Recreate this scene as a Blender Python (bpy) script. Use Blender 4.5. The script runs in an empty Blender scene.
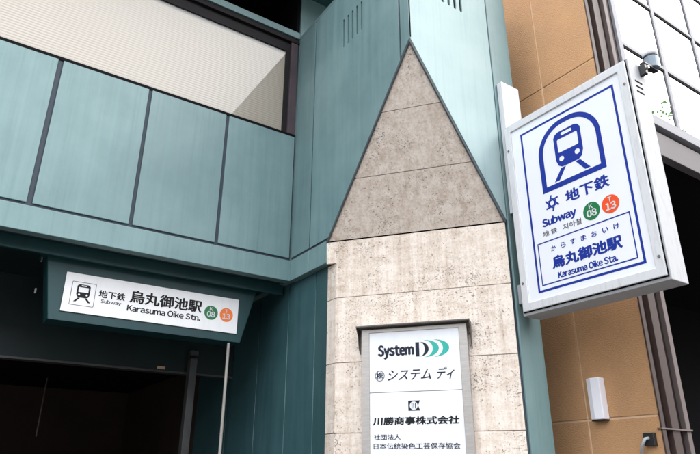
import bpy, bmesh, math, random
from mathutils import Vector, Matrix
random.seed(7)
sc = bpy.context.scene
COL = sc.collection

# ------------------------------------------------------------------ camera
cam = bpy.data.cameras.new('camera')
cam.sensor_width = 36.0
cam.lens = 36.0 * 604.6 / 700.0
cam.clip_start = 0.05
cam.clip_end = 3000
cam_o = bpy.data.objects.new('camera', cam)
COL.objects.link(cam_o)
yaw, pitch, roll = math.radians(33.868), math.radians(22.247), math.radians(0.274)
fw = Vector((math.sin(yaw)*math.cos(pitch), math.cos(yaw)*math.cos(pitch), math.sin(pitch)))
rt = Vector((math.cos(yaw), -math.sin(yaw), 0))
up = rt.cross(fw)
rt2 = rt*math.cos(roll) + up*math.sin(roll)
up2 = up*math.cos(roll) - rt*math.sin(roll)
M = Matrix((rt2, up2, -fw)).transposed().to_4x4()
M.translation = Vector((0, 0, 1.6))
cam_o.matrix_world = M
sc.camera = cam_o

# ------------------------------------------------------------------ world: bright overcast
SUN_AZ = Vector((0.78, -0.62))          # horizontal direction towards the sun
SUN_EL = math.radians(43)
w = bpy.data.worlds.new('World'); sc.world = w; w.use_nodes = True
nt = w.node_tree; N = nt.nodes; L = nt.links
bg = N['Background']; bg.inputs['Strength'].default_value = 0.12
sky = N.new('ShaderNodeTexSky'); sky.sky_type = 'NISHITA'; sky.sun_disc = False
sky.sun_elevation = SUN_EL
sky.sun_rotation = math.atan2(SUN_AZ.x, SUN_AZ.y)
sky.dust_density = 4.0; sky.air_density = 1.0
tc = N.new('ShaderNodeTexCoord'); sep = N.new('ShaderNodeSeparateXYZ')
L.new(tc.outputs['Generated'], sep.inputs[0])
mx = N.new('ShaderNodeMath'); mx.operation = 'MAXIMUM'; mx.inputs[1].default_value = 0.0
L.new(sep.outputs['Z'], mx.inputs[0])
ma = N.new('ShaderNodeMath'); ma.operation = 'MULTIPLY_ADD'       # CIE overcast: (1+2 sin h)/3
ma.inputs[1].default_value = 0.667; ma.inputs[2].default_value = 0.333
L.new(mx.outputs[0], ma.inputs[0])
vm = N.new('ShaderNodeVectorMath'); vm.operation = 'SCALE'; vm.inputs[0].default_value = (22.0, 22.6, 23.4)
L.new(ma.outputs[0], vm.inputs['Scale'])
mix = N.new('ShaderNodeMix'); mix.data_type = 'RGBA'; mix.inputs['Factor'].default_value = 0.75
L.new(sky.outputs[0], mix.inputs['A']); L.new(vm.outputs[0], mix.inputs['B'])
L.new(mix.outputs['Result'], bg.inputs['Color'])

sun = bpy.data.lights.new('sun', 'SUN'); sun.energy = 0.85; sun.angle = math.radians(28); sun.color = (1, .96, .9)
sun_o = bpy.data.objects.new('sun', sun); COL.objects.link(sun_o)
h = SUN_AZ.normalized()*math.cos(SUN_EL)
sun_o.rotation_euler = Vector((h.x, h.y, math.sin(SUN_EL))).to_track_quat('Z', 'Y').to_euler()
sun_o.location = (-6, -8, 12)

sc.view_settings.view_transform = 'Standard'
sc.view_settings.look = 'None'
sc.view_settings.gamma = 1.0
sc.view_settings.exposure = 1.45
sc.render.engine = 'CYCLES'
sc.cycles.max_bounces = 8

# ------------------------------------------------------------------ materials
def nodes(m): return m.node_tree.nodes, m.node_tree.links
def plain(name, col, rough=0.6, metal=0.0, spec=0.5, bump=0.0, bscale=200.0, vary=0.0, vscale=3.0, coat=0.0, stretch=(1, 1, 1)):
    m = bpy.data.materials.new(name); m.use_nodes = True
    n, l = nodes(m); p = n['Principled BSDF']
    p.inputs['Base Color'].default_value = (*col, 1); p.inputs['Roughness'].default_value = rough
    p.inputs['Metallic'].default_value = metal; p.inputs['Specular IOR Level'].default_value = spec
    p.inputs['Coat Weight'].default_value = coat
    g = n.new('ShaderNodeNewGeometry'); mp = n.new('ShaderNodeMapping'); mp.inputs['Scale'].default_value = stretch
    l.new(g.outputs['Position'], mp.inputs[0])
    if vary:
        t = n.new('ShaderNodeTexNoise'); t.inputs['Scale'].default_value = vscale; t.inputs['Detail'].default_value = 6
        l.new(mp.outputs[0], t.inputs['Vector'])
        r = n.new('ShaderNodeMapRange'); r.inputs['From Min'].default_value = .25; r.inputs['From Max'].default_value = .75
        r.inputs['To Min'].default_value = 1-vary; r.inputs['To Max'].default_value = 1+vary*.6
        l.new(t.outputs['Fac'], r.inputs['Value'])
        v = n.new('ShaderNodeVectorMath'); v.operation = 'SCALE'; v.inputs[0].default_value = col
        l.new(r.outputs[0], v.inputs['Scale']); l.new(v.outputs[0], p.inputs['Base Color'])
        r2 = n.new('ShaderNodeMapRange'); r2.inputs['To Min'].default_value = rough*.8; r2.inputs['To Max'].default_value = min(1, rough*1.25)
        l.new(t.outputs['Fac'], r2.inputs['Value']); l.new(r2.outputs[0], p.inputs['Roughness'])
    if bump:
        t = n.new('ShaderNodeTexNoise'); t.inputs['Scale'].default_value = bscale; t.inputs['Detail'].default_value = 4
        l.new(g.outputs['Position'], t.inputs['Vector'])
        b = n.new('ShaderNodeBump'); b.inputs['Strength'].default_value = 1.0; b.inputs['Distance'].default_value = bump
        l.new(t.outputs['Fac'], b.inputs['Height']); l.new(b.outputs[0], p.inputs['Normal'])
    return m

def ramp(n, stops):
    r = n.new('ShaderNodeValToRGB'); e = r.color_ramp.elements
    while len(e) < len(stops): e.new(.5)
    for k, (p, c) in enumerate(stops):
        e[k].position = p; e[k].color = (*c, 1) if len(c) == 3 else c
    return r

def teal_paint(name, a, b, rough=0.48):
    """weathered blue-green copper-coloured paint with vertical rain streaks"""
    m = bpy.data.materials.new(name); m.use_nodes = True
    n, l = nodes(m); p = n['Principled BSDF']
    g = n.new('ShaderNodeNewGeometry')
    mp = n.new('ShaderNodeMapping'); mp.inputs['Scale'].default_value = (9, 9, .55)
    l.new(g.outputs['Position'], mp.inputs[0])
    s1 = n.new('ShaderNodeTexNoise'); s1.inputs['Scale'].default_value = 1.6; s1.inputs['Detail'].default_value = 7; s1.inputs['Roughness'].default_value = .62
    l.new(mp.outputs[0], s1.inputs['Vector'])
    s2 = n.new('ShaderNodeTexNoise'); s2.inputs['Scale'].default_value = 2.1; s2.inputs['Detail'].default_value = 8; s2.inputs['Roughness'].default_value = .6
    l.new(g.outputs['Position'], s2.inputs['Vector'])
    ad = n.new('ShaderNodeMath'); ad.operation = 'MULTIPLY_ADD'; ad.inputs[1].default_value = .42
    l.new(s1.outputs['Fac'], ad.inputs[0])
    h2 = n.new('ShaderNodeMath'); h2.operation = 'MULTIPLY'; h2.inputs[1].default_value = .58
    l.new(s2.outputs['Fac'], h2.inputs[0]); l.new(h2.outputs[0], ad.inputs[2])
    r = ramp(n, [(.34, a), (.62, b)])
    l.new(ad.outputs[0], r.inputs[0])
    # fine dark runs
    mp3 = n.new('ShaderNodeMapping'); mp3.inputs['Scale'].default_value = (38, 38, .8)
    l.new(g.outputs['Position'], mp3.inputs[0])
    s3 = n.new('ShaderNodeTexNoise'); s3.inputs['Scale'].default_value = 1.0; s3.inputs['Detail'].default_value = 5
    l.new(mp3.outputs[0], s3.inputs['Vector'])
    r3 = ramp(n, [(.28, (.84, .87, .87)), (.48, (1, 1, 1))]); l.new(s3.outputs['Fac'], r3.inputs[0])
    mu = n.new('ShaderNodeMix'); mu.data_type = 'RGBA'; mu.blend_type = 'MULTIPLY'; mu.inputs['Factor'].default_value = .7
    l.new(r.outputs[0], mu.inputs['A']); l.new(r3.outputs[0], mu.inputs['B'])
    oi = n.new('ShaderNodeObjectInfo'); pv = n.new('ShaderNodeMapRange')      # each sheet has faded a little differently
    pv.inputs['To Min'].default_value = .91; pv.inputs['To Max'].default_value = 1.09
    l.new(oi.outputs['Random'], pv.inputs['Value'])
    sv = n.new('ShaderNodeVectorMath'); sv.operation = 'SCALE'
    l.new(mu.outputs['Result'], sv.inputs[0]); l.new(pv.outputs[0], sv.inputs['Scale'])
    l.new(sv.outputs[0], p.inputs['Base Color'])
    rr = n.new('ShaderNodeMapRange'); rr.inputs['To Min'].default_value = rough*.75; rr.inputs['To Max'].default_value = rough*1.35
    l.new(s1.outputs['Fac'], rr.inputs['Value']); l.new(rr.outputs[0], p.inputs['Roughness'])
    b_ = n.new('ShaderNodeBump'); b_.inputs['Distance'].default_value = .0012; b_.inputs['Strength'].default_value = .6
    l.new(s2.outputs['Fac'], b_.inputs['Height']); l.new(b_.outputs[0], p.inputs['Normal'])
    return m

def travertine(name, base, mid, dark):
    m = bpy.data.materials.new(name); m.use_nodes = True
    n, l = nodes(m); p = n['Principled BSDF']; p.inputs['Roughness'].default_value = .68; p.inputs['Specular IOR Level'].default_value = .35
    g = n.new('ShaderNodeNewGeometry'); oi = n.new('ShaderNodeObjectInfo')
    addv = n.new('ShaderNodeVectorMath'); addv.operation = 'MULTIPLY_ADD'
    addv.inputs[1].default_value = (7.3, 3.1, 5.7)
    l.new(oi.outputs['Random'], addv.inputs[0]); l.new(g.outputs['Position'], addv.inputs[2])
    P = addv.outputs[0]
    def noise(scl, sc_, det=6, rgh=.6, src=None):
        mp = n.new('ShaderNodeMapping'); mp.inputs['Scale'].default_value = scl; l.new(src or P, mp.inputs[0])
        t = n.new('ShaderNodeTexNoise'); t.inputs['Scale'].default_value = sc_; t.inputs['Detail'].default_value = det
        t.inputs['Roughness'].default_value = rgh; l.new(mp.outputs[0], t.inputs['Vector']); return t.outputs['Fac']
    def mth(op, x, y=0.0, z=0.0):
        q = n.new('ShaderNodeMath'); q.operation = op
        for i_, v in enumerate((x, y, z)):
            if isinstance(v, (int, float)): q.inputs[i_].default_value = v
            else: l.new(v, q.inputs[i_])
        return q.outputs[0]
    streak = noise((14, 14, .9), 1.6, 7, .65)      # veins run up the slab, as the slabs are set on end
    cloud = noise((1, 1, 2.2), 7.0, 8, .72)
    grain = noise((1, 1, 1), 55, 4, .7)
    tone = mth('ADD', mth('ADD', mth('MULTIPLY', streak, .34), mth('MULTIPLY', cloud, .38)), mth('MULTIPLY', grain, .28))
    tone = mth('ADD', tone, mth('MULTIPLY', mth('SUBTRACT', oi.outputs['Random'], .5), .05))
    c1 = ramp(n, [(.35, dark), (.465, mid), (.56, base)]); l.new(tone, c1.inputs[0])
    # voids: ragged pits gathered in patches
    pit = noise((38, 38, 50), 1.0, 5, .6)
    pit2 = noise((85, 85, 110), 1.0, 3, .55)
    patch = noise((3.4, 3.4, 3.0), 1.0, 4, .6)
    thr = ramp(n, [(.36, (0, 0, 0)), (.64, (1, 1, 1))]); l.new(patch, thr.inputs[0])
    # the threshold moves with the patch noise: many pits inside a patch, few outside
    p1_ = mth('SUBTRACT', mth('MULTIPLY_ADD', thr.outputs[0], .095, .298), pit)
    p2_ = mth('SUBTRACT', mth('MULTIPLY_ADD', thr.outputs[0], .11, .30), pit2)
    pf1 = n.new('ShaderNodeMapRange'); pf1.inputs['From Min'].default_value = 0; pf1.inputs['From Max'].default_value = .03; l.new(p1_, pf1.inputs['Value'])
    pf2 = n.new('ShaderNodeMapRange'); pf2.inputs['From Min'].default_value = 0; pf2.inputs['From Max'].default_value = .03; l.new(p2_, pf2.inputs['Value'])
    pf = mth('MAXIMUM', pf1.outputs[0], mth('MULTIPLY', pf2.outputs[0], .75))
    mixp = n.new('ShaderNodeMix'); mixp.data_type = 'RGBA'
    l.new(mth('MULTIPLY', pf, .74), mixp.inputs['Factor']); l.new(c1.outputs[0], mixp.inputs['A']); mixp.inputs['B'].default_value = (.15, .115, .095, 1)
    l.new(mixp.outputs['Result'], p.inputs['Base Color'])
    hh = mth('MULTIPLY_ADD', pf, -1.0, mth('MULTIPLY', grain, .2))
    b = n.new('ShaderNodeBump'); b.inputs['Distance'].default_value = .005; b.inputs['Strength'].default_value = .9
    l.new(hh, b.inputs['Height']); l.new(b.outputs[0], p.inputs['Normal'])
    return m

def grime_white(name, col, rough=.35, amt=.25, scale=(6, 6, 1.2)):
    m = plain(name, col, rough)
    n, l = nodes(m); p = n['Principled BSDF']
    g = n.new('ShaderNodeNewGeometry'); mp = n.new('ShaderNodeMapping'); mp.inputs['Scale'].default_value = scale
    l.new(g.outputs['Position'], mp.inputs[0])
    t = n.new('ShaderNodeTexNoise'); t.inputs['Scale'].default_value = 2.5; t.inputs['Detail'].default_value = 8; t.inputs['Roughness'].default_value = .7
    l.new(mp.outputs[0], t.inputs['Vector'])
    d = tuple(c*(1-amt*1.6) for c in col)
    r = ramp(n, [(.25, d), (.5, col)]); l.new(t.outputs['Fac'], r.inputs[0]); l.new(r.outputs[0], p.inputs['Base Color'])
    return m

def glass_pane(name, tint=(1, 1, 1), ior=1.5, rough=0.0, refl=1.0):
    """thin architectural glass: see-through with mirror reflection by Fresnel"""
    m = bpy.data.materials.new(name); m.use_nodes = True
    n, l = nodes(m); n.remove(n['Principled BSDF']); out = n['Material Output']
    tr = n.new('ShaderNodeBsdfTransparent'); tr.inputs[0].default_value = (*tint, 1)
    gl = n.new('ShaderNodeBsdfGlossy'); gl.inputs['Roughness'].default_value = rough
    # Schlick reflectance, the same from both sides of the sheet
    ge = n.new('ShaderNodeNewGeometry'); dt = n.new('ShaderNodeVectorMath'); dt.operation = 'DOT_PRODUCT'
    l.new(ge.outputs['Normal'], dt.inputs[0]); l.new(ge.outputs['Incoming'], dt.inputs[1])
    def mth(op, a_, b_):
        q = n.new('ShaderNodeMath'); q.operation = op; q.use_clamp = op == 'MULTIPLY_ADD'
        for i_, x in enumerate((a_, b_)):
            if isinstance(x, (int, float)): q.inputs[i_].default_value = x
            else: l.new(x, q.inputs[i_])
        return q.outputs[0]
    c_ = mth('ABSOLUTE', dt.outputs['Value'], 0)
    p5 = mth('POWER', mth('SUBTRACT', 1.0, c_), 5.0)
    r0 = min(.95, ((ior-1)/(ior+1))**2*refl)
    mu = n.new('ShaderNodeMath'); mu.operation = 'MULTIPLY_ADD'; mu.use_clamp = True
    l.new(p5, mu.inputs[0]); mu.inputs[1].default_value = 1-r0; mu.inputs[2].default_value = r0
    mx_ = n.new('ShaderNodeMixShader'); l.new(mu.outputs[0], mx_.inputs[0]); l.new(tr.outputs[0], mx_.inputs[1]); l.new(gl.outputs[0], mx_.inputs[2])
    l.new(mx_.outputs[0], out.inputs['Surface'])
    return m

MT = {}
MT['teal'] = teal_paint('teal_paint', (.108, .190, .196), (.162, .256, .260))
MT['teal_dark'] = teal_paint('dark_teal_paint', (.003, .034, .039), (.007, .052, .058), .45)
MT['teal_pale'] = teal_paint('pale_teal_paint', (.235, .325, .328), (.300, .388, .388), .70)  # paler, rougher teal, used only on the pier front panel
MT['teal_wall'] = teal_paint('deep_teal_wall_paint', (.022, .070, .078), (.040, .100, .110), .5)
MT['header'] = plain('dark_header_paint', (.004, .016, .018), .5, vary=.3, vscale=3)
MT['sealant'] = plain('blue_grey_sealant', (.028, .040, .055), .75, vary=.3, vscale=12)
MT['stone'] = travertine('travertine', (.76, .675, .595), (.63, .53, .445), (.42, .32, .245))
MT['joint_stone'] = plain('stone_joint_mortar', (.30, .235, .19), .9)
MT['core'] = plain('dark_core', (.004, .004, .005), .95, spec=.1)
MT['trim'] = plain('grey_edge_trim', (.07, .085, .095), .55, vary=.3, vscale=10)
MT['frame'] = plain('brown_black_window_frame', (.010, .008, .009), .65, spec=.2, vary=.3, vscale=5)
MT['frame2'] = plain('purple_brown_jamb', (.065, .048, .055), .6, spec=.25, vary=.25, vscale=5)
MT['blind'] = plain('beige_blind', (.43, .355, .270), .6)
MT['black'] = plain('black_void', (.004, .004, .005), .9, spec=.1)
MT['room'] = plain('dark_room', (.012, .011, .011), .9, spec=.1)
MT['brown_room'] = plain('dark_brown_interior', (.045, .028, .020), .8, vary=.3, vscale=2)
MT['brown'] = plain('tan_spray_render', (.50, .275, .132), .88, bump=.006, bscale=95, vary=.10, vscale=4)
MT['tan_joint'] = plain('pale_tan_joint', (.70, .50, .33), .9)
MT['bronze_d'] = plain('dark_bronze_metal', (.020, .012, .011), .6, spec=.2, vary=.3, vscale=3, stretch=(6, 6, .6))
MT['bronze_m'] = plain('mid_bronze_metal', (.058, .040, .036), .6, spec=.2, vary=.25, vscale=3, stretch=(6, 6, .6))
MT['bronze_l'] = plain('pale_bronze_edge', (.125, .10, .095), .6, spec=.2, vary=.2, vscale=3)
MT['alu'] = plain('pale_aluminium', (.25, .25, .27), .6, spec=.2, metal=.0, vary=.12, vscale=5)
MT['alu_d'] = plain('grey_aluminium', (.13, .118, .122), .6, spec=.2, vary=.15, vscale=5)
MT['gasket'] = plain('black_gasket', (.005, .005, .006), .9, spec=.1)
MT['white'] = grime_white('white_sign_enamel', (.61, .615, .63), .42, .13, (14, 14, 3))
MT['plate'] = grime_white('white_name_plate', (.84, .84, .845), .3, .06)
MT['face'] = plain('white_sign_face', (.77, .785, .82), .22, vary=.03, vscale=3)
MT['cast'] = grime_white('grubby_white_casing', (.35, .355, .37), .65, .14, (14, 14, 3))
MT['blue'] = plain('sign_blue', (.006, .028, .27), .4, spec=.3)
MT['navy'] = plain('navy_print', (.009, .012, .028), .5, spec=.25)
MT['greyprint'] = plain('grey_print', (.06, .065, .10), .5)
MT['ink'] = plain('black_print', (.005, .005, .006), .5, spec=.25)
MT['green'] = plain('line_green', (.0, .16, .045), .4)
MT['orange'] = plain('line_orange', (.86, .17, .012), .3)
MT['red'] = plain('line_vermilion', (.78, .075, .012), .3)
MT['logo_teal'] = plain('logo_teal', (.0, .36, .29), .3)
MT['steel'] = plain('brushed_steel', (.40, .375, .35), .40, metal=.45, vary=.15, vscale=6, stretch=(2, 2, 14))
MT['steel_d'] = plain('dark_steel_hood', (.10, .095, .09), .4, metal=.4, vary=.2, vscale=8)
MT['board'] = grime_white('white_name_panel', (.74, .75, .78), .25, .05)
MT['plastic'] = plain('white_plastic', (.80, .79, .84), .3)
MT['grey_lamp'] = plain('grey_lamp_body', (.20, .25, .30), .4, vary=.1, vscale=20)
MT['black_metal'] = plain('black_metal', (.015, .015, .017), .45)
MT['cable'] = plain('grey_cable', (.34, .36, .37), .5)
MT['pole'] = plain('dull_beige_pole', (.33, .31, .28), .45, vary=.2, vscale=6)
MT['rail'] = plain('shutter_rail_steel', (.10, .10, .10), .4, metal=.4, vary=.3, vscale=6)
MT['glass'] = glass_pane('window_glass', (.95, .96, .97), 1.55, 0.0, 1.0)
MT['glass_sky'] = glass_pane('coated_mirror_glass', (.10, .11, .12), 2.6, 0.0, 1.9)
MT['screw'] = plain('screw_metal', (.25, .22, .20), .4, metal=.8)

# ------------------------------------------------------------------ geometry helpers
def frame(O, U, V):
    U = Vector(U).normalized(); V = Vector(V).normalized()
    return (Vector(O), U, V, U.cross(V))
def to3(F, u, v, wv): return F[0] + F[1]*u + F[2]*v + F[3]*wv

def link(name, me, mat, parent=None, bevel=0.0, smooth=False):
    o = bpy.data.objects.new(name, me)
    if mat: me.materials.append(MT[mat])
    # origin to the centre of the mesh
    lo = Vector((1e9,)*3); hi = -lo
    for v in me.vertices:
        for k in range(3):
            lo[k] = min(lo[k], v.co[k]); hi[k] = max(hi[k], v.co[k])
    c = (lo+hi)/2
    me.transform(Matrix.Translation(-c)); o.location = c
    COL.objects.link(o)
    if parent:
        o.parent = parent; o.location = c - world_loc(parent)
    if bevel:
        b = o.modifiers.new('edge', 'BEVEL'); b.width = bevel; b.segments = 2; b.limit_method = 'ANGLE'; b.angle_limit = math.radians(35)
    if smooth:
        for p in me.polygons: p.use_smooth = True
    return o
def world_loc(o):
    v = Vector(o.location)
    while o.parent: o = o.parent; v = v + Vector(o.location)
    return v

class MB:
    def __init__(s): s.v = []; s.f = []
    def add(s, vs, fs):
        k = len(s.v); s.v += [tuple(x) for x in vs]; s.f += [tuple(k+i for i in f) for f in fs]; return s
    def box(s, x0, x1, y0, y1, z0, z1):
        return s.add([(x, y, z) for z in (z0, z1) for y in (y0, y1) for x in (x0, x1)],
                     [(0, 2, 3, 1), (4, 5, 7, 6), (0, 1, 5, 4), (2, 6, 7, 3), (0, 4, 6, 2), (1, 3, 7, 5)])
    def fbox(s, F, u0, u1, v0, v1, w0, w1):
        return s.add([to3(F, u, v, x) for x in (w0, w1) for v in (v0, v1) for u in (u0, u1)],
                     [(0, 2, 3, 1), (4, 5, 7, 6), (0, 1, 5, 4), (2, 6, 7, 3), (0, 4, 6, 2), (1, 3, 7, 5)])
    def fprism(s, F, poly, w0, w1):
        n = len(poly)
        vs = [to3(F, u, v, w0) for u, v in poly] + [to3(F, u, v, w1) for u, v in poly]
        return s.add(vs, [tuple(reversed(range(n))), tuple(range(n, 2*n))] + [(i, (i+1) % n, n+(i+1) % n, n+i) for i in range(n)])
    def zprism(s, poly, z0, z1):
        n = len(poly)
        vs = [(x, y, z0) for x, y in poly] + [(x, y, z1) for x, y in poly]
        return s.add(vs, [tuple(reversed(range(n))), tuple(range(n, 2*n))] + [(i, (i+1) % n, n+(i+1) % n, n+i) for i in range(n)])
    def tube(s, pts, r, seg=10, caps=True):
        pts = [Vector(p) for p in pts]; rings = []
        for i, p in enumerate(pts):
            d = (pts[min(i+1, len(pts)-1)] - pts[max(i-1, 0)]).normalized()
            a = d.orthogonal().normalized() if i == 0 else (pa - d*pa.dot(d)).normalized()
            pa = a; b = d.cross(a); rr = r[i] if isinstance(r, (list, tuple)) else r
            rings.append([p + (a*math.cos(2*math.pi*k/seg) + b*math.sin(2*math.pi*k/seg))*rr for k in range(seg)])
        vs = [q for ring in rings for q in ring]; fs = []
        for i in range(len(pts)-1):
            for k in range(seg):
                fs.append((i*seg+k, i*seg+(k+1) % seg, (i+1)*seg+(k+1) % seg, (i+1)*seg+k))
        if caps: fs += [tuple(reversed(range(seg))), tuple(range((len(pts)-1)*seg, len(pts)*seg))]
        return s.add(vs, fs)
    def mesh(s, name):
        me = bpy.data.meshes.new(name); me.from_pydata(s.v, [], s.f)
        bm = bmesh.new(); bm.from_mesh(me); bmesh.ops.recalc_face_normals(bm, faces=bm.faces); bm.to_mesh(me); bm.free()
        return me
    def build(s, name, mat, parent=None, bevel=0.0, smooth=False):
        return link(name, s.mesh(name), mat, parent, bevel, smooth)

def curve_mesh(loops, depth):
    """filled 2D outline (holes by even-odd) as a slab centred on z=0"""
    c = bpy.data.curves.new('outline', 'CURVE'); c.dimensions = '2D'; c.fill_mode = 'BOTH'; c.extrude = depth/2
    for lp in loops:
        s = c.splines.new('POLY'); s.points.add(len(lp)-1)
        for p, (x, y) in zip(s.points, lp): p.co = (x, y, 0, 1)
        s.use_cyclic_u = True
    return eval_curve(c)
def eval_curve(c):
    o = bpy.data.objects.new('outline', c); COL.objects.link(o)
    bpy.context.view_layer.update()
    me = bpy.data.meshes.new_from_object(o.evaluated_get(bpy.context.evaluated_depsgraph_get()))
    bpy.data.objects.remove(o); bpy.data.curves.remove(c)
    me.materials.clear()
    return me
def place(me, F, wmid):
    for v in me.vertices:
        v.co = to3(F, v.co.x, v.co.y, wmid + v.co.z)
    return me
def sheet(name, loops, F, w0, w1, mat, parent=None, bevel=0.0):
    me = place(curve_mesh(loops, w1-w0), F, (w0+w1)/2)
    bm = bmesh.new(); bm.from_mesh(me); bmesh.ops.remove_doubles(bm, verts=bm.verts, dist=1e-5)
    bmesh.ops.recalc_face_normals(bm, faces=bm.faces); bm.to_mesh(me); bm.free()
    return link(name, me, mat, parent, bevel)

def text_mesh(s, spacing=1.0):
    c = bpy.data.curves.new('text', 'FONT'); c.body = s; c.resolution_u = 4; c.space_character = spacing
    return eval_curve(c)
GLYPH = {}
def latin_mesh(s):
    """sans lettering packed letter by letter from the full-width forms of the letters"""
    x = 0.0; mb = MB()
    for ch in s:
        if ch == ' ': x += .26; continue
        if ch not in GLYPH:
            me = text_mesh(chr(ord(ch)+0xFEE0)); xs = [v.co.x for v in me.vertices]
            GLYPH[ch] = ([(v.co.x-min(xs), v.co.y) for v in me.vertices], [tuple(p.vertices) for p in me.polygons], max(xs)-min(xs))
            bpy.data.meshes.remove(me)
        vs, fs, wd = GLYPH[ch]
        mb.add([(a+x, b, 0) for a, b in vs], fs)
        x += wd + (.05 if ch in 'rtyKTwk' else .085)
    me = bpy.data.meshes.new('text'); me.from_pydata(mb.v, [], mb.f)
    return me
def lettering(s, F, u0, u1, v0, v1, wv, mat, parent, bold=0.0, spacing=1.0, shear=0.0, name='lettering'):
    """flat printed text fitted into the box u0..u1, v0..v1 of frame F"""
    me = latin_mesh(s) if s.isascii() else text_mesh(s, spacing)
    xs = [v.co.x for v in me.vertices]; ys = [v.co.y for v in me.vertices]
    x0, x1, y0, y1 = min(xs), max(xs), min(ys), max(ys)
    base = [(v.co.x, v.co.y) for v in me.vertices]; faces = [tuple(p.vertices) for p in me.polygons]
    bpy.data.meshes.remove(me)
    offs = [(0, 0)] if not bold else [(0, 0), (bold, 0), (-bold, 0), (0, bold*.7), (0, -bold*.7)]
    mb = MB()
    for k, (dx, dy) in enumerate(offs):
        vs = []
        for x, y in base:
            a = (x-x0)/(x1-x0); b = (y-y0)/(y1-y0)
            u = u0+bold + a*(u1-u0-2*bold) + dx + shear*(b-.5)*(v1-v0); v = v0+bold*.7 + b*(v1-v0-1.4*bold) + dy
            vs.append(to3(F, u, v, wv + k*.00015))
        mb.add(vs, faces)
    me = bpy.data.meshes.new(name); me.from_pydata(mb.v, [], mb.f)
    return link(name, me, mat, parent)

def circle(cx, cy, r, n=40): return [(cx+r*math.cos(2*math.pi*k/n), cy+r*math.sin(2*math.pi*k/n)) for k in range(n)]
def rrect(x0, x1, y0, y1, r, n=6):
    out = []
    for cx, cy, a in ((x1-r, y1-r, 0), (x0+r, y1-r, 90), (x0+r, y0+r, 180), (x1-r, y0+r, 270)):
        for k in range(n+1):
            t = math.radians(a + 90*k/n); out.append((cx+r*math.cos(t), cy+r*math.sin(t)))
    return out
def stadium(cx, y0, y1, wd, n=6):
    return rrect(cx-wd/2, cx+wd/2, y0, y1, wd/2*.999, n)
def rect(x0, x1, y0, y1): return [(x0, y0), (x1, y0), (x1, y1), (x0, y1)]

def thing(name, loc, label, cat, group=None):
    o = bpy.data.objects.new(name, None); o.empty_display_size = .2; o.location = loc; COL.objects.link(o)
    o['label'] = label; o['category'] = cat
    if group: o['group'] = group
    return o

# ------------------------------------------------------------------ the setting: ground
g = MB().box(-300, 300, -300, -1.5, -.14, -.12).build('road', None); g.data.materials.append(plain('asphalt', (.055, .055, .058), .9, bump=.004, bscale=120, vary=.2, vscale=2)); g['kind'] = 'structure'
g = MB().box(-300, 300, -1.5, 300, -.14, 0).build('pavement', None); g.data.materials.append(plain('pavement_slab', (.085, .08, .077), .85, vary=.15, vscale=3, bump=.002)); g['kind'] = 'structure'

# ------------------------------------------------------------------ the teal station building
YA, XB, YC = 4.865, 2.581, 3.0
ZT = 6.13                      # top of the projecting pier
PL, PR = Vector((2.581, 4.204, 0)), Vector((3.505, 3.0, 0))
T = (PR-PL).normalized(); SW = (PR-PL).length
FA = frame((0, YA, 0), (1, 0, 0), (0, 0, 1))            # street-facing wall left of the pier
FB = frame((XB, 0, 0), (0, -1, 0), (0, 0, 1))           # pier side, u = -y
FC = frame((0, YC, 0), (1, 0, 0), (0, 0, 1))            # pier front
FS = frame(PL, T, (0, 0, 1))                            # splayed stone face
bld = thing('station_building', (2.6, 4.9, 0), 'blue-green metal clad station building with a pointed travertine corner pier and dark entrance', 'building')

GAP = .016
# backing wall behind the spandrel panels
MB().box(-6, XB-.005, YA+.012, YA+.13, 3.29, 4.86).build('backing', 'sealant', bld)
xs = [-3.5, -2.735, -1.97, -1.21, -.45, .311, 1.072, 1.826, XB-.004]
for i in range(len(xs)-1):
    gl = GAP if xs[i] != .311 else .021
    gr = GAP if xs[i+1] != .311 else .021
    if i == len(xs)-2: gr = .012
    sheet('facade_panel', [rect(xs[i]+gl, xs[i+1]-gr, 3.512, 4.842)], FA, -.016, 0, 'teal', bld, .003)
MB().box(-6, XB+.0005, YA-.004, YA+.09, 3.284, 3.488).build('ledge_band', 'teal', bld, .004)
MB().box(-6, XB-.004, YA+.005, YA+.02, 4.842, 4.872).build('sill_strip', 'gasket', bld)
# window: frame, pane, blinds
wx0, wx1, wz0, wz1 = -6, 2.437, 4.885, 5.905
win = MB().box(wx0, XB-.004, YA+.03, YA+.09, 5.905, 6.03).box(wx0, XB-.004, YA-.004, YA+.07, 6.03, 6.06).box(wx0, XB-.004, YA+.012, YA+.07, 6.06, 6.103)\
    .box(wx0, XB-.004, YA+.02, YA+.09, 4.872, 4.886).build('window_frame', 'frame', bld, .003)
MB().box(2.482, 2.565, YA+.004, YA+.10, 4.873, 6.028).build('window_jamb', 'frame2', bld, .004)
MB().box(2.437, 2.482, YA+.03, YA+.10, 4.887, 5.904).build('jamb_gasket', 'frame', bld)
MB().box(wx0, 2.44, YA+.040, YA+.045, 4.8865, 5.9045).build('window_pane', 'glass', bld)
bl = MB()
pitch_b = .026; k = 0; z = 4.89
while z < 5.905:
    y0 = YA+.060
    bl.add([(wx0, y0+.007, z-.004), (2.45, y0+.007, z-.004), (2.45, y0+.003, z+.011), (wx0, y0+.003, z+.011), (2.45, y0+.005, z+.027), (wx0, y0+.005, z+.027),
            (2.45, y0+.0065, z+.027), (wx0, y0+.0065, z+.027), (2.45, y0+.0085, z-.004), (wx0, y0+.0085, z-.004)],
           [(0, 1, 2, 3), (3, 2, 4, 5), (5, 4, 6, 7), (7, 6, 8, 9), (9, 8, 1, 0)])
    z += pitch_b
o = bl.build('blind_slats', 'blind', bld); o['kind'] = 'stuff'
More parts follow.
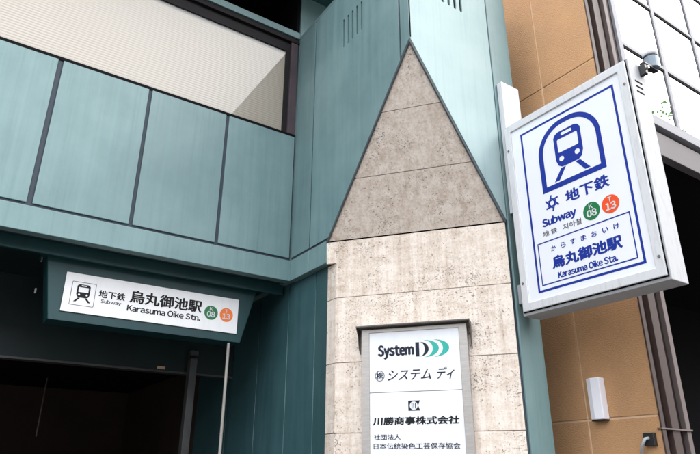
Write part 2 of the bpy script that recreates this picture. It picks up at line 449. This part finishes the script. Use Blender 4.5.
MB().box(wx0, 2.5, YA+.125, YA+.14, 4.87, 6.05).build('blind_backing', 'blind', bld)
# beam and dark loggia above
MB().box(-6, XB-.003, YA-.006, YA+.12, 6.105, 6.187).build('beam', 'teal', bld, .004)
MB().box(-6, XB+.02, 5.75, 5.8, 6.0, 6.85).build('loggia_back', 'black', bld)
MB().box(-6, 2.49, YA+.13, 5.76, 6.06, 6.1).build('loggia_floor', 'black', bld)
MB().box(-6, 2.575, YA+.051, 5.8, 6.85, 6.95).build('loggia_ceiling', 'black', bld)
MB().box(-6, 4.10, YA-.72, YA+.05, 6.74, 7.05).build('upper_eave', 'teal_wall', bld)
MB().box(2.582, 4.10, YA, 5.9, 3.3, 7.05).build('upper_wall', 'teal', bld)
MB().box(2.545, 2.5815, YA+.02, 5.75, 6.19, 6.85).build('loggia_reveal', 'black', bld)

# pier: dark core, lower and upper
def hull(pts, name, mat, parent):
    bm = bmesh.new()
    for p in pts: bm.verts.new(p)
    bmesh.ops.convex_hull(bm, input=bm.verts)
    me = bpy.data.meshes.new(name); bm.to_mesh(me); bm.free()
    return link(name, me, mat, parent)
ins = .045
n2 = Vector((-T.y, T.x, 0)); n2 = n2 if n2.y > 0 else -n2      # inward
cl = PL + n2*ins; cr = PR + n2*ins
def foot(z, tri=0.0):
    return [(XB+ins+.05, cl.y+.05, z), (cr.x, YC+ins, z), (3.76, YC+ins, z), (3.76, YA+.2, z), (XB+ins+.05, YA+.2, z)]
hull(foot(0)+foot(3.30), 'core_lower', 'core', bld)
ap = Vector((XB, YC, 4.834))
hull([(XB+.09, PL.y+.16, 3.3), (PR.x+.11, YC+ins, 3.3), (3.76, YC+ins, 3.3), (3.76, YA-.001, 3.3), (XB+.09, YA-.001, 3.3),
      (XB+.09, YC+ins+.05, 4.834+.25), (XB+.09, YC+ins, ZT-.03), (3.76, YC+ins, ZT-.03), (3.76, YA-.001, ZT-.03), (XB+.09, YA-.001, ZT-.03)], 'core_upper', 'core', bld)
MB().box(XB+.001, 3.789, YC+.001, YA-.002, ZT-.028, ZT+.012).build('pier_cap', 'teal', bld, .003)

# pier side B (u = -y): narrow inner panel, slotted middle panel cut by the splay, narrow arris panel
def on_edge_B(y): return 3.47 + (PL.y-y)/(PL.y-YC)*(4.834-3.47)       # z of the splay edge on face B
zb0, zb1 = 3.512, ZT-.03
e = .022
sheet('pier_side_panel', [rect(-(YA-.012), -(4.513+e/2), zb0, zb1)], FB, -.02, 0, 'teal', bld, .003)
ya_, yb_ = 4.513-e/2, 3.121+e/2
slotsB = [stadium(-y, 5.405, 5.745, .026) for y in (3.972, 3.897, 3.822, 3.747, 3.672)]
sheet('pier_side_panel', [[(-ya_, zb0), (-(PL.y-.028), zb0), (-yb_, on_edge_B(yb_)+.03), (-yb_, zb1), (-ya_, zb1)]] + slotsB, FB, -.02, 0, 'teal', bld, .0025)
ys_ = 3.121-e/2
sheet('arris_panel', [[(-ys_, on_edge_B(ys_)+.035), (-YC, 4.834+.035), (-YC, zb1), (-ys_, zb1)]], FB, -.02, 0, 'teal', bld, .002)
# ledge band on the pier side
sheet('side_ledge_band', [rect(-(YA-.002), -4.513, 3.284, 3.488)], FB, -.07, .003, 'teal', bld, .004)
sheet('side_ledge_band', [rect(-4.509, -(PL.y+.004), 3.284, 3.488)], FB, -.07, .003, 'teal', bld, .004)
MB().fbox(FB, -(YA-.002), -(PL.y+.02), 3.285, 3.515, -.03, -.009).build('joint_filler', 'sealant', bld)
MB().fbox(FB, -4.535, -4.49, 3.515, ZT-.04, -.03, -.008).build('joint_filler', 'sealant', bld)
MB().fbox(FB, -3.145, -3.097, 4.74, ZT-.04, -.03, -.008).build('joint_filler', 'sealant', bld)
# pier front C
def on_edge_C(x): return 4.834 - (x-XB)/(PR.x-XB)*(4.834-3.47)
slotsC = [stadium(x, 5.43, 5.77, .031) for x in (3.199, 3.127, 3.055, 2.983, 2.911)]
sheet('pier_front_panel', [[(XB+.001, 4.834+.04), (3.523, on_edge_C(3.523)+.045), (3.523, zb1), (XB+.001, zb1)]] + slotsC, FC, -.02, 0, 'teal_pale', bld, .0025)
sheet('edge_pilaster', [rect(3.538, 3.79, 0, zb1)], FC, -.05, .001, 'teal', bld, .006)
MB().fbox(FC, 3.506, 3.55, 0, ZT-.04, -.04, -.014).build('joint_filler', 'sealant', bld)
MB().box(3.72, 3.788, YC+.052, YA, 0, ZT-.03).build('pier_return', 'teal', bld)

# stone: splayed lower face in courses, overhanging triangle above
jz = [0, .28, .82, 1.355, 1.89, 2.425, 2.962, 3.468]
for i in range(len(jz)-1):
    a, b = jz[i]+.0025, jz[i+1]-.0025
    lp = [(.09, a), (SW-.006, a), (SW-.006, b), (.0, b), (.0, 3.272), (.09, 3.272)] if b > 3.3 else rect(.09, SW-.006, a, b)
    sheet('stone_slab', [lp], FS, -.028, random.uniform(-.0012, .0008), 'stone', bld, .0022)
MB().fbox(FS, .10, SW-.02, 0, 3.46, -.05, -.010).build('stone_mortar', 'joint_stone', bld)
qx = PL + T*.09
for i in range(len(jz)-1):
    a, b = jz[i]+.0025, min(jz[i+1], 3.274)-.0025
    MB().box(qx.x, qx.x+.03, qx.y+.004, 4.268, a, b).build('stone_return', 'stone', bld, .002)
tl, tr_ = PL+Vector((0, 0, 3.47)), PR+Vector((0, 0, 3.47))
nt_ = (tr_-tl).cross(ap-tl).normalized()
FT = frame(tl, T, nt_.cross(T))
apu, apv = (ap-tl).dot(FT[1]), (ap-tl).dot(FT[2])
vs_ = [0.002] + [(zz-3.47)/(4.834-3.47)*apv for zz in (3.920, 4.369)] + [apv-.012]
def tri_u(v, side): return (apu*v/apv + .012) if side == 0 else (SW + (apu-SW)*v/apv - .012)
for i in range(3):
    a, b = vs_[i]+.0025, vs_[i+1]-.0025
    sheet('stone_slab', [[(tri_u(a, 0), a), (tri_u(a, 1), a), (max(tri_u(b, 1), tri_u(b, 0)+.001), b), (tri_u(b, 0), b)]], FT, -.03, -.010, 'stone', bld, .002)
MB().fprism(FT, [(.03, .01), (SW-.03, .01), (apu, apv-.03)], -.05, -.018).build('stone_mortar', 'joint_stone', bld)
# metal edge trims of the splay
MB().tube([tl+Vector((.004, .004, 0)), ap+Vector((.004, .006, -.002))], .011, 6).build('splay_trim', 'trim', bld)
MB().tube([ap+Vector((.004, .006, -.002)), tr_+Vector((.004, .006, 0))], .012, 6).build('splay_trim', 'trim', bld)

# lower side wall inside the entrance, with joints
FW = frame((2.65, 0, 0), (0, -1, 0), (0, 0, 1))
yj = [4.272, 4.488, 4.982, 5.598, 6.3, 7.2]
for i in range(len(yj)-1):
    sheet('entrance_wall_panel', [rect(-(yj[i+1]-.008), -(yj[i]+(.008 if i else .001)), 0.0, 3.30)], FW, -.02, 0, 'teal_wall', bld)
MB().fbox(FW, -7.2, -4.27, 0, 3.32, -.05, -.016).build('joint_filler', 'core', bld)
# soffit, header and dark entrance hall
MB().box(-6, 2.66, YA+.088, 7.2, 3.31, 3.36).build('entrance_soffit', 'header', bld)
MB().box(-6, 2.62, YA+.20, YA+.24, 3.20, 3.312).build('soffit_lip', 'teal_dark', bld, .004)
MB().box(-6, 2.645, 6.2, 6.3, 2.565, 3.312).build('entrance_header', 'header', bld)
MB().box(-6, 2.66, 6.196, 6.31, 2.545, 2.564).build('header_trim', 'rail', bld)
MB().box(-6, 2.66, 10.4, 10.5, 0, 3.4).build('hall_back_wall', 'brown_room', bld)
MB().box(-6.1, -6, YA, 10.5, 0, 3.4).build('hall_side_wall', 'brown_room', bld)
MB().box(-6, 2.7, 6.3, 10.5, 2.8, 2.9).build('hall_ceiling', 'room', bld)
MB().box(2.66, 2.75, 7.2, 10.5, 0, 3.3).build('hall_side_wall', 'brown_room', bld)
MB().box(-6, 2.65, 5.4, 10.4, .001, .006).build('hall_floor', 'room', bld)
MB().box(2.135, 2.21, 6.10, 6.19, 0, 2.70).build('shutter_rail', 'rail', bld, .004)
MB().box(2.135, 2.215, 6.10, 6.19, 2.73, 2.78).build('rail_cap', 'rail', bld, .004)
MB().box(-6, -5.9, YA, YA+.15, 0, 3.3).build('left_pier', 'teal_dark', bld)
MB().tube([(.945, 6.9, 1.93), (.945, 6.9, 2.49)], .008, 6).build('hanging_chain', 'bronze_m', bld)

MB().box(1.83, 1.91, 6.185, 6.1995, 2.575, 2.60).build('notice_strip', 'tan_joint', bld)

# ------------------------------------------------------------------ station name sign under the ledge
SY = 5.15
F5 = frame((0, SY, 0), (1, 0, 0), (0, 0, 1))
st = thing('station_sign', (1.45, 5.25, 2.71), 'dark teal hood with white station name plate hung over the entrance', 'sign')
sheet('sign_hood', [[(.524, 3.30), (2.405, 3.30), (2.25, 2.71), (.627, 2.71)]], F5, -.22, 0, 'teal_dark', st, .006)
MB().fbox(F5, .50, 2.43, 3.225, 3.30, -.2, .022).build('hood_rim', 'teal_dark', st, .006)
plate = sheet('name_plate', [rect(.702, 2.203, 2.785, 3.105)], F5, .001, .012, 'plate', st, .002)
for zz in (3.16, 2.9): MB().box(.500, .512, SY+.02, SY+.03, zz, zz+.04).build('hood_bolt', 'rail', st)
W_ = .0128
def train_icon(F, x0, x1, z0, z1, wv, mat, parent):
    """front of a train: body with window, display and headlights left blank, and two rail legs"""
    def q(a, b): return (x0+(x1-x0)*a, z0+(z1-z0)*b)
    def rr(a0, a1, b0, b1, r): return [q(*p) for p in rrect(a0, a1, b0, b1, r)]
    body = [q(*p) for p in [(.10, .42), (.10, .90), (.16, .97), (.26, 1.0), (.74, 1.0), (.84, .97), (.90, .90), (.90, .42), (.84, .30), (.74, .25), (.26, .25), (.16, .30)]]
    asp = (z1-z0)/(x1-x0)
    def circ(a, b, r): return [q(a+r*asp*math.cos(t*math.pi/10), b+r*math.sin(t*math.pi/10)) for t in range(20)]
    sheet('train_symbol', [body, rr(.20, .80, .56, .84, .03), rr(.34, .66, .895, .96, .02), circ(.27, .42, .055), circ(.73, .42, .055)], F, wv, wv+.0006, mat, parent)
    sheet('train_symbol', [[q(.22, .235), q(.36, .235), q(.13, .0), q(-.02, .0)]], F, wv, wv+.0006, mat, parent)
    sheet('train_symbol', [[q(.78, .235), q(.64, .235), q(.87, .0), q(1.02, .0)]], F, wv, wv+.0006, mat, parent)
sheet('icon_border', [rrect(.755, .942, 2.843, 3.038, .008), rrect(.759, .938, 2.847, 3.034, .006)], F5, W_, W_+.0004, 'greyprint', plate)
train_icon(F5, .785, .912, 2.872, 3.018, W_, 'ink', plate)
lettering('地下鉄', F5, .968, 1.180, 2.932, 2.998, W_, 'ink', plate, .0022)
lettering('Subway', F5, .992, 1.155, 2.884, 2.922, W_, 'ink', plate, .001)
lettering('烏丸御池駅', F5, 1.216, 1.853, 2.928, 3.040, W_, 'ink', plate, .0042)
lettering('Karasuma Oike Stn.', F5, 1.206, 1.846, 2.855, 2.912, W_, 'ink', plate, .0024)
def line_badge(F, cx, cz, r, mat, letter, num, wv, parent):
    b = sheet('line_badge', [circle(cx, cz, r)], F, wv, wv+.0006, mat, parent)
    lettering(letter, F, cx-r*.24, cx+r*.24, cz+r*.28, cz+r*.80, wv+.0012, 'white', parent, r*.02)
    lettering(num, F, cx-r*.60, cx+r*.60, cz-r*.62, cz+r*.20, wv+.0012, 'white', parent, r*.045)
line_badge(F5, 1.942, 2.945, .064, 'green', 'K', '08', W_, plate)
line_badge(F5, 2.089, 2.945, .064, 'orange', 'T', '13', W_, plate)

pl = MB().tube([(2.147, 5.17, 0.0), (2.147, 5.17, 2.70)], .013, 10).build('entrance_pole', 'pole', None, smooth=False)
pl['label'] = 'thin beige vertical pole below the right end of the entrance sign'; pl['category'] = 'pole'

# ------------------------------------------------------------------ blade sign on the pier
FG = frame((3.52, 2.937, 0), (0, -1, 0), (0, 0, 1))      # u runs towards the street
bs = thing('blade_sign', (3.62, 2.4, 2.69), 'large white box sign for the subway with blue train symbol, jutting from the pier', 'sign')
GU, GZ0, GZ1, GT = 1.14, 2.688, 4.300, .195
MB().fbox(FG, 0, GU, GZ0, GZ1, -GT, -.006).build('sign_casing', 'cast', bs, .004)
sheet('frame_gasket', [rect(.011, GU-.011, GZ0+.021, GZ1-.011), rect(.03, GU-.03, GZ0+.04, GZ1-.03)], FG, -.0055, -.003, 'gasket', bs)
sheet('face_frame', [rect(.017, GU-.017, GZ0+.028, GZ1-.018), rect(.078, GU-.078, GZ0+.088, GZ1-.078)], FG, -.0025, .012, 'white', bs, .004)
gf = sheet('sign_face', [rect(.070, GU-.070, GZ0+.080, GZ1-.070)], FG, -.005, -.0005, 'face', bs)
for u, v in ((.042, 4.06), (.042, 2.93), (GU-.042, 4.10), (GU-.042, 2.84)):
    MB().tube([to3(FG, u, v, .011), to3(FG, u, v, .016)], .010, 8).build('frame_screw', 'screw', bs)
for k in range(3):
    z = 4.125 - k*.042
    MB().box(3.575, 3.66, 2.937-GU-.0015, 2.937-GU+.01, z, z+.013).build('vent_slot', 'gasket', bs)
MB().box(3.565, 3.782, 2.94, 2.996, 3.55, 4.80).build('mounting_plate', 'white', bs, .004)
MB().box(3.56, 3.70, 2.938, 2.996, 2.80, 2.95).build('lower_bracket', 'cast', bs, .004)
w0 = -.0001
bt = .017
sheet('face_border', [rect(.166, 1.008, 2.826, 4.157), rect(.166+bt, 1.008-bt, 2.826+bt, 4.157-bt)], FG, w0, w0+.0006, 'blue', gf)
# tunnel arch
def arch(x0, x1, zb, zt, r, n=14):
    p = [(x0, zb), (x1, zb)]
    for k in range(n+1):
        t = math.radians(90*k/n); p.append((x1-r+r*math.cos(t), zt-r+r*math.sin(t)))
    for k in range(n+1):
        t = math.radians(90+90*k/n); p.append((x0+r+r*math.cos(t), zt-r+r*math.sin(t)))
    return p
sheet('tunnel_symbol', [arch(.315, .858, 3.566, 4.108, .245), arch(.357, .820, 3.608, 4.068, .205)], FG, w0, w0+.0006, 'blue', gf)
train_icon(FG, .437, .733, 3.620, 4.010, w0, 'blue', gf)
# six-pointed interlaced star emblem
cx, cz, R_ = .382, 3.470, .060
def star_bar(a, ln, off):
    c, s = math.cos(a), math.sin(a)
    pts = []
    for p, q in ((-ln+.014, -.0065), (ln+.014, -.0065), (ln+.014, .0065), (-ln+.014, .0065)):
        x, y = p, q+off; pts.append((cx+c*x-s*y, cz+s*x+c*y))
    return pts
for k in range(6):
    a = math.radians(60*k+8)
    me_ = sheet('city_emblem', [star_bar(a, .046, .024)], FG, w0, w0+.0004+.0001*k, 'blue', gf)
lettering('地下鉄', FG, .500, .858, 3.422, 3.520, w0, 'blue', gf, .0042)
lettering('Subway', FG, .272, .572, 3.290, 3.374, w0, 'blue', gf, .005)
lettering('地铁', FG, .267, .395, 3.232, 3.275, w0, 'greyprint', gf, .001, 1.5)
lettering('지하철', FG, .445, .602, 3.230, 3.276, w0, 'greyprint', gf, .001)
line_badge(FG, .690, 3.294, .066, 'green', 'K', '08', w0, gf)
line_badge(FG, .837, 3.293, .066, 'red', 'T', '13', w0, gf)
bt = .0085
sheet('name_border', [rect(.206, .961, 2.871, 3.196), rect(.206+bt, .961-bt, 2.871+bt, 3.196-bt)], FG, w0, w0+.0006, 'blue', gf)
for k, ch in enumerate('からすまおいけ'):
    u = .320 + k*(.874-.320-.044)/6
    lettering(ch, FG, u, u+(.044 if ch != 'い' else .046), 3.106, 3.147, w0, 'blue', gf, .0016)
lettering('烏丸御池駅', FG, .314, .874, 2.970, 3.066, w0, 'blue', gf, .0055)
lettering('Karasuma Oike Sta.', FG, .352, .824, 2.893, 2.945, w0, 'blue', gf, .003)

# lamp clamped on the blade sign
lp = thing('sign_lamp', (3.78, 1.76, 4.28), 'small grey round lamp on a black arm at the top of the blade sign', 'lamp')
c0 = Vector((3.795, 1.765, 4.30))
MB().tube([c0+Vector((0, 0, 0)), c0+Vector((0, 0, .085)), c0+Vector((0, 0, .092))], [.045, .050, .050], 20).build('lamp_body', 'grey_lamp', lp, .003)
MB().tube([c0+Vector((0, 0, .0925)), c0+Vector((0, 0, .104))], .053, 20).build('lamp_rim', 'black_metal', lp)
MB().tube([c0+Vector((0, 0, .1045)), c0+Vector((0, 0, .145)), c0+Vector((0, 0, .175)), c0+Vector((0, 0, .188))], [.052, .049, .032, .012], 20).build('lamp_dome', 'plastic', lp, smooth=True)
MB().box(3.655, 3.83, 1.745, 1.785, 4.282, 4.2995).box(3.655, 3.685, 1.750, 1.7955, 4.20, 4.282).build('lamp_arm', 'black_metal', lp, .003)
MB().tube([(3.668, 1.75, 4.245), (3.668, 1.73, 4.245)], .012, 8).build('arm_knob', 'steel', lp)

# ------------------------------------------------------------------ name board on the stone
nb = thing('name_board', tuple(PL+T*.75+Vector((0, 0, 1.2))), 'steel framed board of white company name panels under a small hood on the stone', 'sign')
MB().fbox(FS, .335, 1.160, 1.25, 2.655, .002, .04).build('board_back', 'steel', nb, .003)
sheet('board_frame', [rect(.333, 1.162, 1.25, 2.66), rect(.397, 1.100, 1.30, 2.632)], FS, .0405, .066, 'steel', nb, .003)
pan = []
for a, b in ((2.176, 2.633), (1.716, 2.172), (1.30, 1.712)):
    pan.append(sheet('name_panel', [rect(.393, 1.104, a, b)], FS, .041, .060, 'board', nb, .002))
MB().fbox(FS, .304, 1.192, 2.676, 2.682, .001, .115).build('board_hood', 'steel', nb, .001)
MB().fbox(FS, .302, 1.194, 2.673, 2.683, .1152, .118).build('hood_edge', 'steel_d', nb, .001)
for u in (.304, 1.187):
    F_ = frame(to3(FS, u, 0, 0), FS[3], (0, 0, 1))
    MB().fprism(F_, [(.002, 2.675), (.114, 2.675), (.098, 2.655), (.062, 2.61), (.040, 2.52), (.002, 2.48)], -.0025, .0025).build('hood_cheek', 'steel_d', nb)
p1, p2 = pan[0], pan[1]
w1 = .0606
lettering('System', FS, .464, .752, 2.420, 2.533, w1, 'navy', p1, .0065)
# D of the wordmark and the two swooshes
def crescent(x0, xr, z0, z1, k0, k1, n=18):
    """blade shape: outer arc from bottom tip round xr to the top tip, inner arc back"""
    zm, hz = (z0+z1)/2, (z1-z0)/2; out = []
    for i in range(n+1):
        t = -math.pi/2 + math.pi*i/n; out.append((x0+(xr-x0)*math.cos(t), zm+hz*math.sin(t)))
    for i in range(n+1):
        t = math.pi/2 - math.pi*i/n; out.append((x0+(xr-x0)*k0*math.cos(t)-k1*(xr-x0), zm+hz*.985*math.sin(t)))
    return out
sheet('wordmark_letter', [rect(.764, .793, 2.431, 2.540)], FS, w1, w1+.0005, 'navy', p1)
sheet('wordmark_letter', [crescent(.800, .866, 2.431, 2.541, .55, .02)], FS, w1, w1+.0005, 'navy', p1)
sheet('logo_swoosh', [crescent(.836, .944, 2.424, 2.553, .62, .05)], FS, w1, w1+.0007, 'logo_teal', p1)
sheet('logo_swoosh', [crescent(.912, 1.022, 2.423, 2.553, .62, .05)], FS, w1, w1+.0007, 'logo_teal', p1)
lettering('㊑', FS, .440, .516, 2.258, 2.338, w1, 'navy', p1, .001)
lettering('システム', FS, .545, .882, 2.258, 2.338, w1, 'navy', p1, .0012, shear=.25)
lettering('ディ', FS, .919, 1.048, 2.256, 2.345, w1, 'navy', p1, .0012, shear=.25)
sheet('company_crest', [[(.694, 2.037), (.783, 2.037), (.768, 2.073), (.783, 2.109), (.694, 2.109)], circle(.735, 2.073, .030)], FS, w1, w1+.0005, 'navy', p2)
for u in (.722, .735, .748):
    sheet('company_crest', [rect(u-.003, u+.003, 2.053, 2.093)], FS, w1, w1+.0005, 'navy', p2)
lettering('川勝商事株式会社', FS, .420, 1.068, 1.938, 1.996, w1, 'ink', p2, .0030, shear=.08)
lettering('社団法人', FS, .424, .630, 1.836, 1.874, w1, 'navy', p2, .0008)
lettering('日本伝統染色工芸保存協会', FS, .423, 1.063, 1.770, 1.812, w1, 'navy', p2, .0008)

# ------------------------------------------------------------------ neighbouring tan building
XN, YN = 4.20, 2.423
FN = frame((XN, 0, 0), (0, -1, 0), (0, 0, 1))
nbld = thing('tan_building', (4.6, 3.2, 0), 'tan rendered building with dark bronze corner column and glazed upper front', 'building')
for (a, b) in ((-6.2, -3.000), (-2.984, -(YN+.002))):
    for (z0, z1) in ((0, 1.982), (1.996, 4.996), (5.010, 8.2), (8.214, 9.5)):
        sheet('wall_panel', [rect(a, b, z0, z1)], FN, -.03, 0, 'brown', nbld, .004)
MB().fbox(FN, -6.2, -(YN+.012), 0, 9.5, -.04, -.009).build('wall_core', 'tan_joint', nbld)
# corner column built of folded metal profiles
def colm(x0, x1, y0, mat, z0=0.0, z1=9.5):
    MB().box(x0, x1, y0, YN+.28, z0, z1).build('column_profile', mat, nbld, .003)
MB().box(4.196, 4.2400, YN-.012, YN+.0005, 0, 9.5).build('column_profile', 'bronze_m', nbld, .003)
colm(4.2410, 4.335, YN+.030, 'bronze_d')
colm(4.3355, 4.430, YN-.004, 'bronze_m')
colm(4.4305, 4.520, YN+.030, 'bronze_d')
colm(4.5205, 4.575, YN-.004, 'bronze_l')
MB().box(4.186, 4.579, YN-.016, YN+.02, 1.895, 1.905).build('column_band', 'bronze_l', nbld)
# dark opening below the glazed storey
MB().box(4.58, 22.0, 5.5, 5.6, 0, 4.4).build('opening_back', 'black', nbld)
MB().box(4.576, 4.60, YN+.281, 5.5, 0, 4.4).build('opening_side', 'black', nbld)
MB().box(4.576, 22.0, YN+.06, 5.5, 4.40, 4.42).build('opening_soffit', 'black', nbld)
MB().box(4.58, 22.0, YN+.3, 5.5, .001, .006).build('opening_floor', 'room', nbld)
MB().box(4.576, 22.0, YN+.02, YN+.10, 4.31, 4.555).build('fascia_band', 'alu_d', nbld, .004)
MB().box(4.576, 22.0, YN+.055, YN+.10, 4.555, 4.60).build('shadow_gap', 'gasket', nbld)
MB().box(4.576, 22.0, YN-.012, YN+.10, 4.60, 4.66).build('window_sill', 'alu', nbld, .004)
MB().box(4.576, 22.0, YN+.004, YN+.10, 4.6605, 4.725).build('window_sill', 'alu', nbld, .004)
# curtain wall
MB().box(4.5755, 4.665, YN+.02, YN+.12, 4.73, 9.5).build('jamb', 'bronze_d', nbld, .003)
MB().box(4.6655, 4.735, YN-.004, YN+.10, 4.73, 9.5).build('jamb', 'alu', nbld, .003)
mull = [4.735, 5.52, 6.34, 7.16, 8.0, 8.82, 9.64]
trs = [4.726, 5.425, 6.205, 6.985, 7.77, 9.5]
for x in mull[1:]:
    MB().box(x-.028, x+.028, YN+.022, YN+.10, 4.727, 9.5).build('mullion', 'alu', nbld, .003)
for z in trs[1:-1]:
    for i in range(len(mull)-1):
        x0, x1 = mull[i]+(.001 if i == 0 else .0285), mull[i+1]-.0285
        MB().box(x0, x1, YN+.024, YN+.10, z+.004, z+.045).build('transom', 'alu', nbld, .003)
        MB().box(x0, x1, YN+.028, YN+.09, z-.020, z+.0035).build('transom_gasket', 'gasket', nbld)
for i in range(len(mull)-1):
    for j in range(len(trs)-1):
        x0, x1 = mull[i]+(.0 if i == 0 else .028), mull[i+1]-.028
        MB().box(x0, x1, YN+.035, YN+.045, trs[j]+.02, trs[j+1]).build('window_pane', 'glass_sky', nbld)
MB().box(4.58, 22.0, YN+.6, YN+.65, 4.5, 9.5).build('room_back', 'room', nbld)

# white wall lamp and cable box on the tan wall
wl = thing('wall_lamp', (4.16, 2.862, 1.982), 'white faceted plastic wall lamp on the tan rendered wall', 'lamp')
MB().zprism([(XN-.001, 2.925), (XN-.062, 2.915), (XN-.080, 2.868), (XN-.066, 2.803), (XN-.001, 2.800)], 1.984, 2.285).build('lamp_cover', 'plastic', wl, .005)
MB().box(XN-.05, XN-.0005, 2.806, 2.920, 1.974, 1.9835).build('lamp_base', 'black_metal', wl)
cb = thing('cable_box', (4.18, 2.505, 1.78), 'small black junction box with a grey cable on the tan wall', 'junction box')
MB().box(XN-.035, XN-.0005, 2.465, 2.545, 1.79, 1.875).build('box_body', 'black_metal', cb, .004)
MB().tube([(XN-.03, 2.505, 1.84), (XN-.06, 2.515, 1.835), (XN-.07, 2.535, 1.80), (XN-.05, 2.56, 1.76), (XN-.02, 2.585, 1.73), (XN-.012, 2.59, 1.60), (XN-.012, 2.59, .4)], .011, 10).build('cable', 'cable', cb, smooth=True)

# ------------------------------------------------------------------ unseen office blocks, added to shut out low sky and darken the entrance
def office(x0, x1, yf, ht, col, nx, nz, label, front=1, group=None):
    """unseen office block added as a low-sky blocker; its street front stands at yf and faces +y (front=1) or -y (front=-1)"""
    t = thing('office_building', ((x0+x1)/2, yf-6*front, -.12), label, 'building', group)
    key = 'office_%d' % round(x0); MT[key] = plain('office_render', col, .8, vary=.12, vscale=.6)
    if 'office_glass' not in MT: MT['office_glass'] = plain('office_glass', (.03, .035, .04), .12)
    def ybox(mb, xa, xb, ya, yb, za, zb): return mb.box(xa, xb, min(ya, yb), max(ya, yb), za, zb)
    ybox(MB(), x0, x1, yf-12*front, yf, -.12, ht).build('wall', key, t)
    ybox(MB(), x0-.1, x1+.1, yf-12.1*front, yf+.2*front, ht, ht+.6).build('roof', key, t)
    dx, dz = (x1-x0)/nx, ht/nz
    src = None
    for i in range(nx):
        for j in range(nz):
            a, b = x0+(i+.18)*dx, x0+(i+.82)*dx; c, d = (j+.28)*dz, (j+.82)*dz
            if src is None:
                src = ybox(MB(), a, b, yf+.01*front, yf+.05*front, c, d).build('window', 'office_glass', t)
            else:
                q = src.copy(); COL.objects.link(q); q.parent = t
                q.location = Vector(((a+b)/2, yf+.03*front, (c+d)/2)) - Vector(t.location)
ACR = 'unseen blocks added across the street'
office(-78, -44, -27, 12.5, (.34, .32, .29), 8, 3, 'unseen beige office block added across the street to cut low sky, farthest left of the row', 1, ACR)
office(-43, -19, -28, 10.0, (.24, .23, .23), 6, 3, 'unseen grey office block added across the street to cut low sky, second from the left', 1, ACR)
office(-18, 9, -27.5, 13.0, (.30, .29, .28), 7, 3, 'unseen pale grey office block added across the street to cut low sky, facing the station entrance', 1, ACR)
office(10, 36, -28, 10.0, (.28, .22, .18), 6, 3, 'unseen brown office block added across the street to cut low sky, farthest right of the row', 1, ACR)
office(-46, -6.2, 4.9, 17.0, (.31, .29, .27), 9, 4, 'unseen pale office block added beside the station to cut low sky, beyond its left end', -1)

# street tree by the kerb, mirrored in the glazing at upper right
tr = thing('street_tree', (11.6, -.75, 0), 'slender green street tree mirrored in the upper right glazing', 'tree')
MT['bark'] = plain('bark', (.09, .07, .05), .9, bump=.01, bscale=40); MT['leaf'] = plain('leaf', (.10, .24, .07), .6, vary=.3, vscale=4)
n_, l_ = nodes(MT['leaf']); tl_ = n_.new('ShaderNodeBsdfTranslucent'); tl_.inputs[0].default_value = (.16, .42, .09, 1); ms_ = n_.new('ShaderNodeMixShader')
ms_.inputs[0].default_value = .5; l_.new(n_['Principled BSDF'].outputs[0], ms_.inputs[1]); l_.new(tl_.outputs[0], ms_.inputs[2]); l_.new(ms_.outputs[0], n_['Material Output'].inputs['Surface'])
tk = MB().tube([(11.6, -.75, 0), (11.62, -.74, 2.5), (11.58, -.76, 5.2), (11.6, -.75, 8.2)], [.13, .10, .06, .015], 9)
for k in range(9):
    z = 3.6+k*.5; a = k*2.4; ln = .9-.06*k
    tk.tube([(11.6, -.75, z), (11.6+ln*.6*math.cos(a), -.75+ln*.6*math.sin(a), z+.35), (11.6+ln*math.cos(a), -.75+ln*math.sin(a), z+.8)], [.035, .02, .006], 6)
tk.build('trunk', 'bark', tr)
lf = MB()
for k in range(2600):
    z = random.uniform(3.8, 9.12); rad = .95*math.sin(math.pi*min(1, (z-3.4)/6.2))**.8
    a = random.uniform(0, 2*math.pi); r_ = rad*math.sqrt(random.random())
    c = Vector((11.6+r_*math.cos(a), -.75+r_*math.sin(a), z))
    if z > 8.0 and random.random() < .55: continue
    if math.sin(c.x*5.1+c.z*3.3)+math.sin(c.y*6.3-c.z*4.1) < -.35: continue
    u = Vector((random.gauss(0, 1), random.gauss(0, 1), random.gauss(0, .6))).normalized(); v = u.orthogonal().normalized(); q = random.uniform(.035, .06)
    lf.add([c-u*q, c+v*q*.6, c+u*q, c-v*q*.6], [(0, 1, 2, 3)])
o = lf.build('crown', 'leaf', tr); o['kind'] = 'stuff'
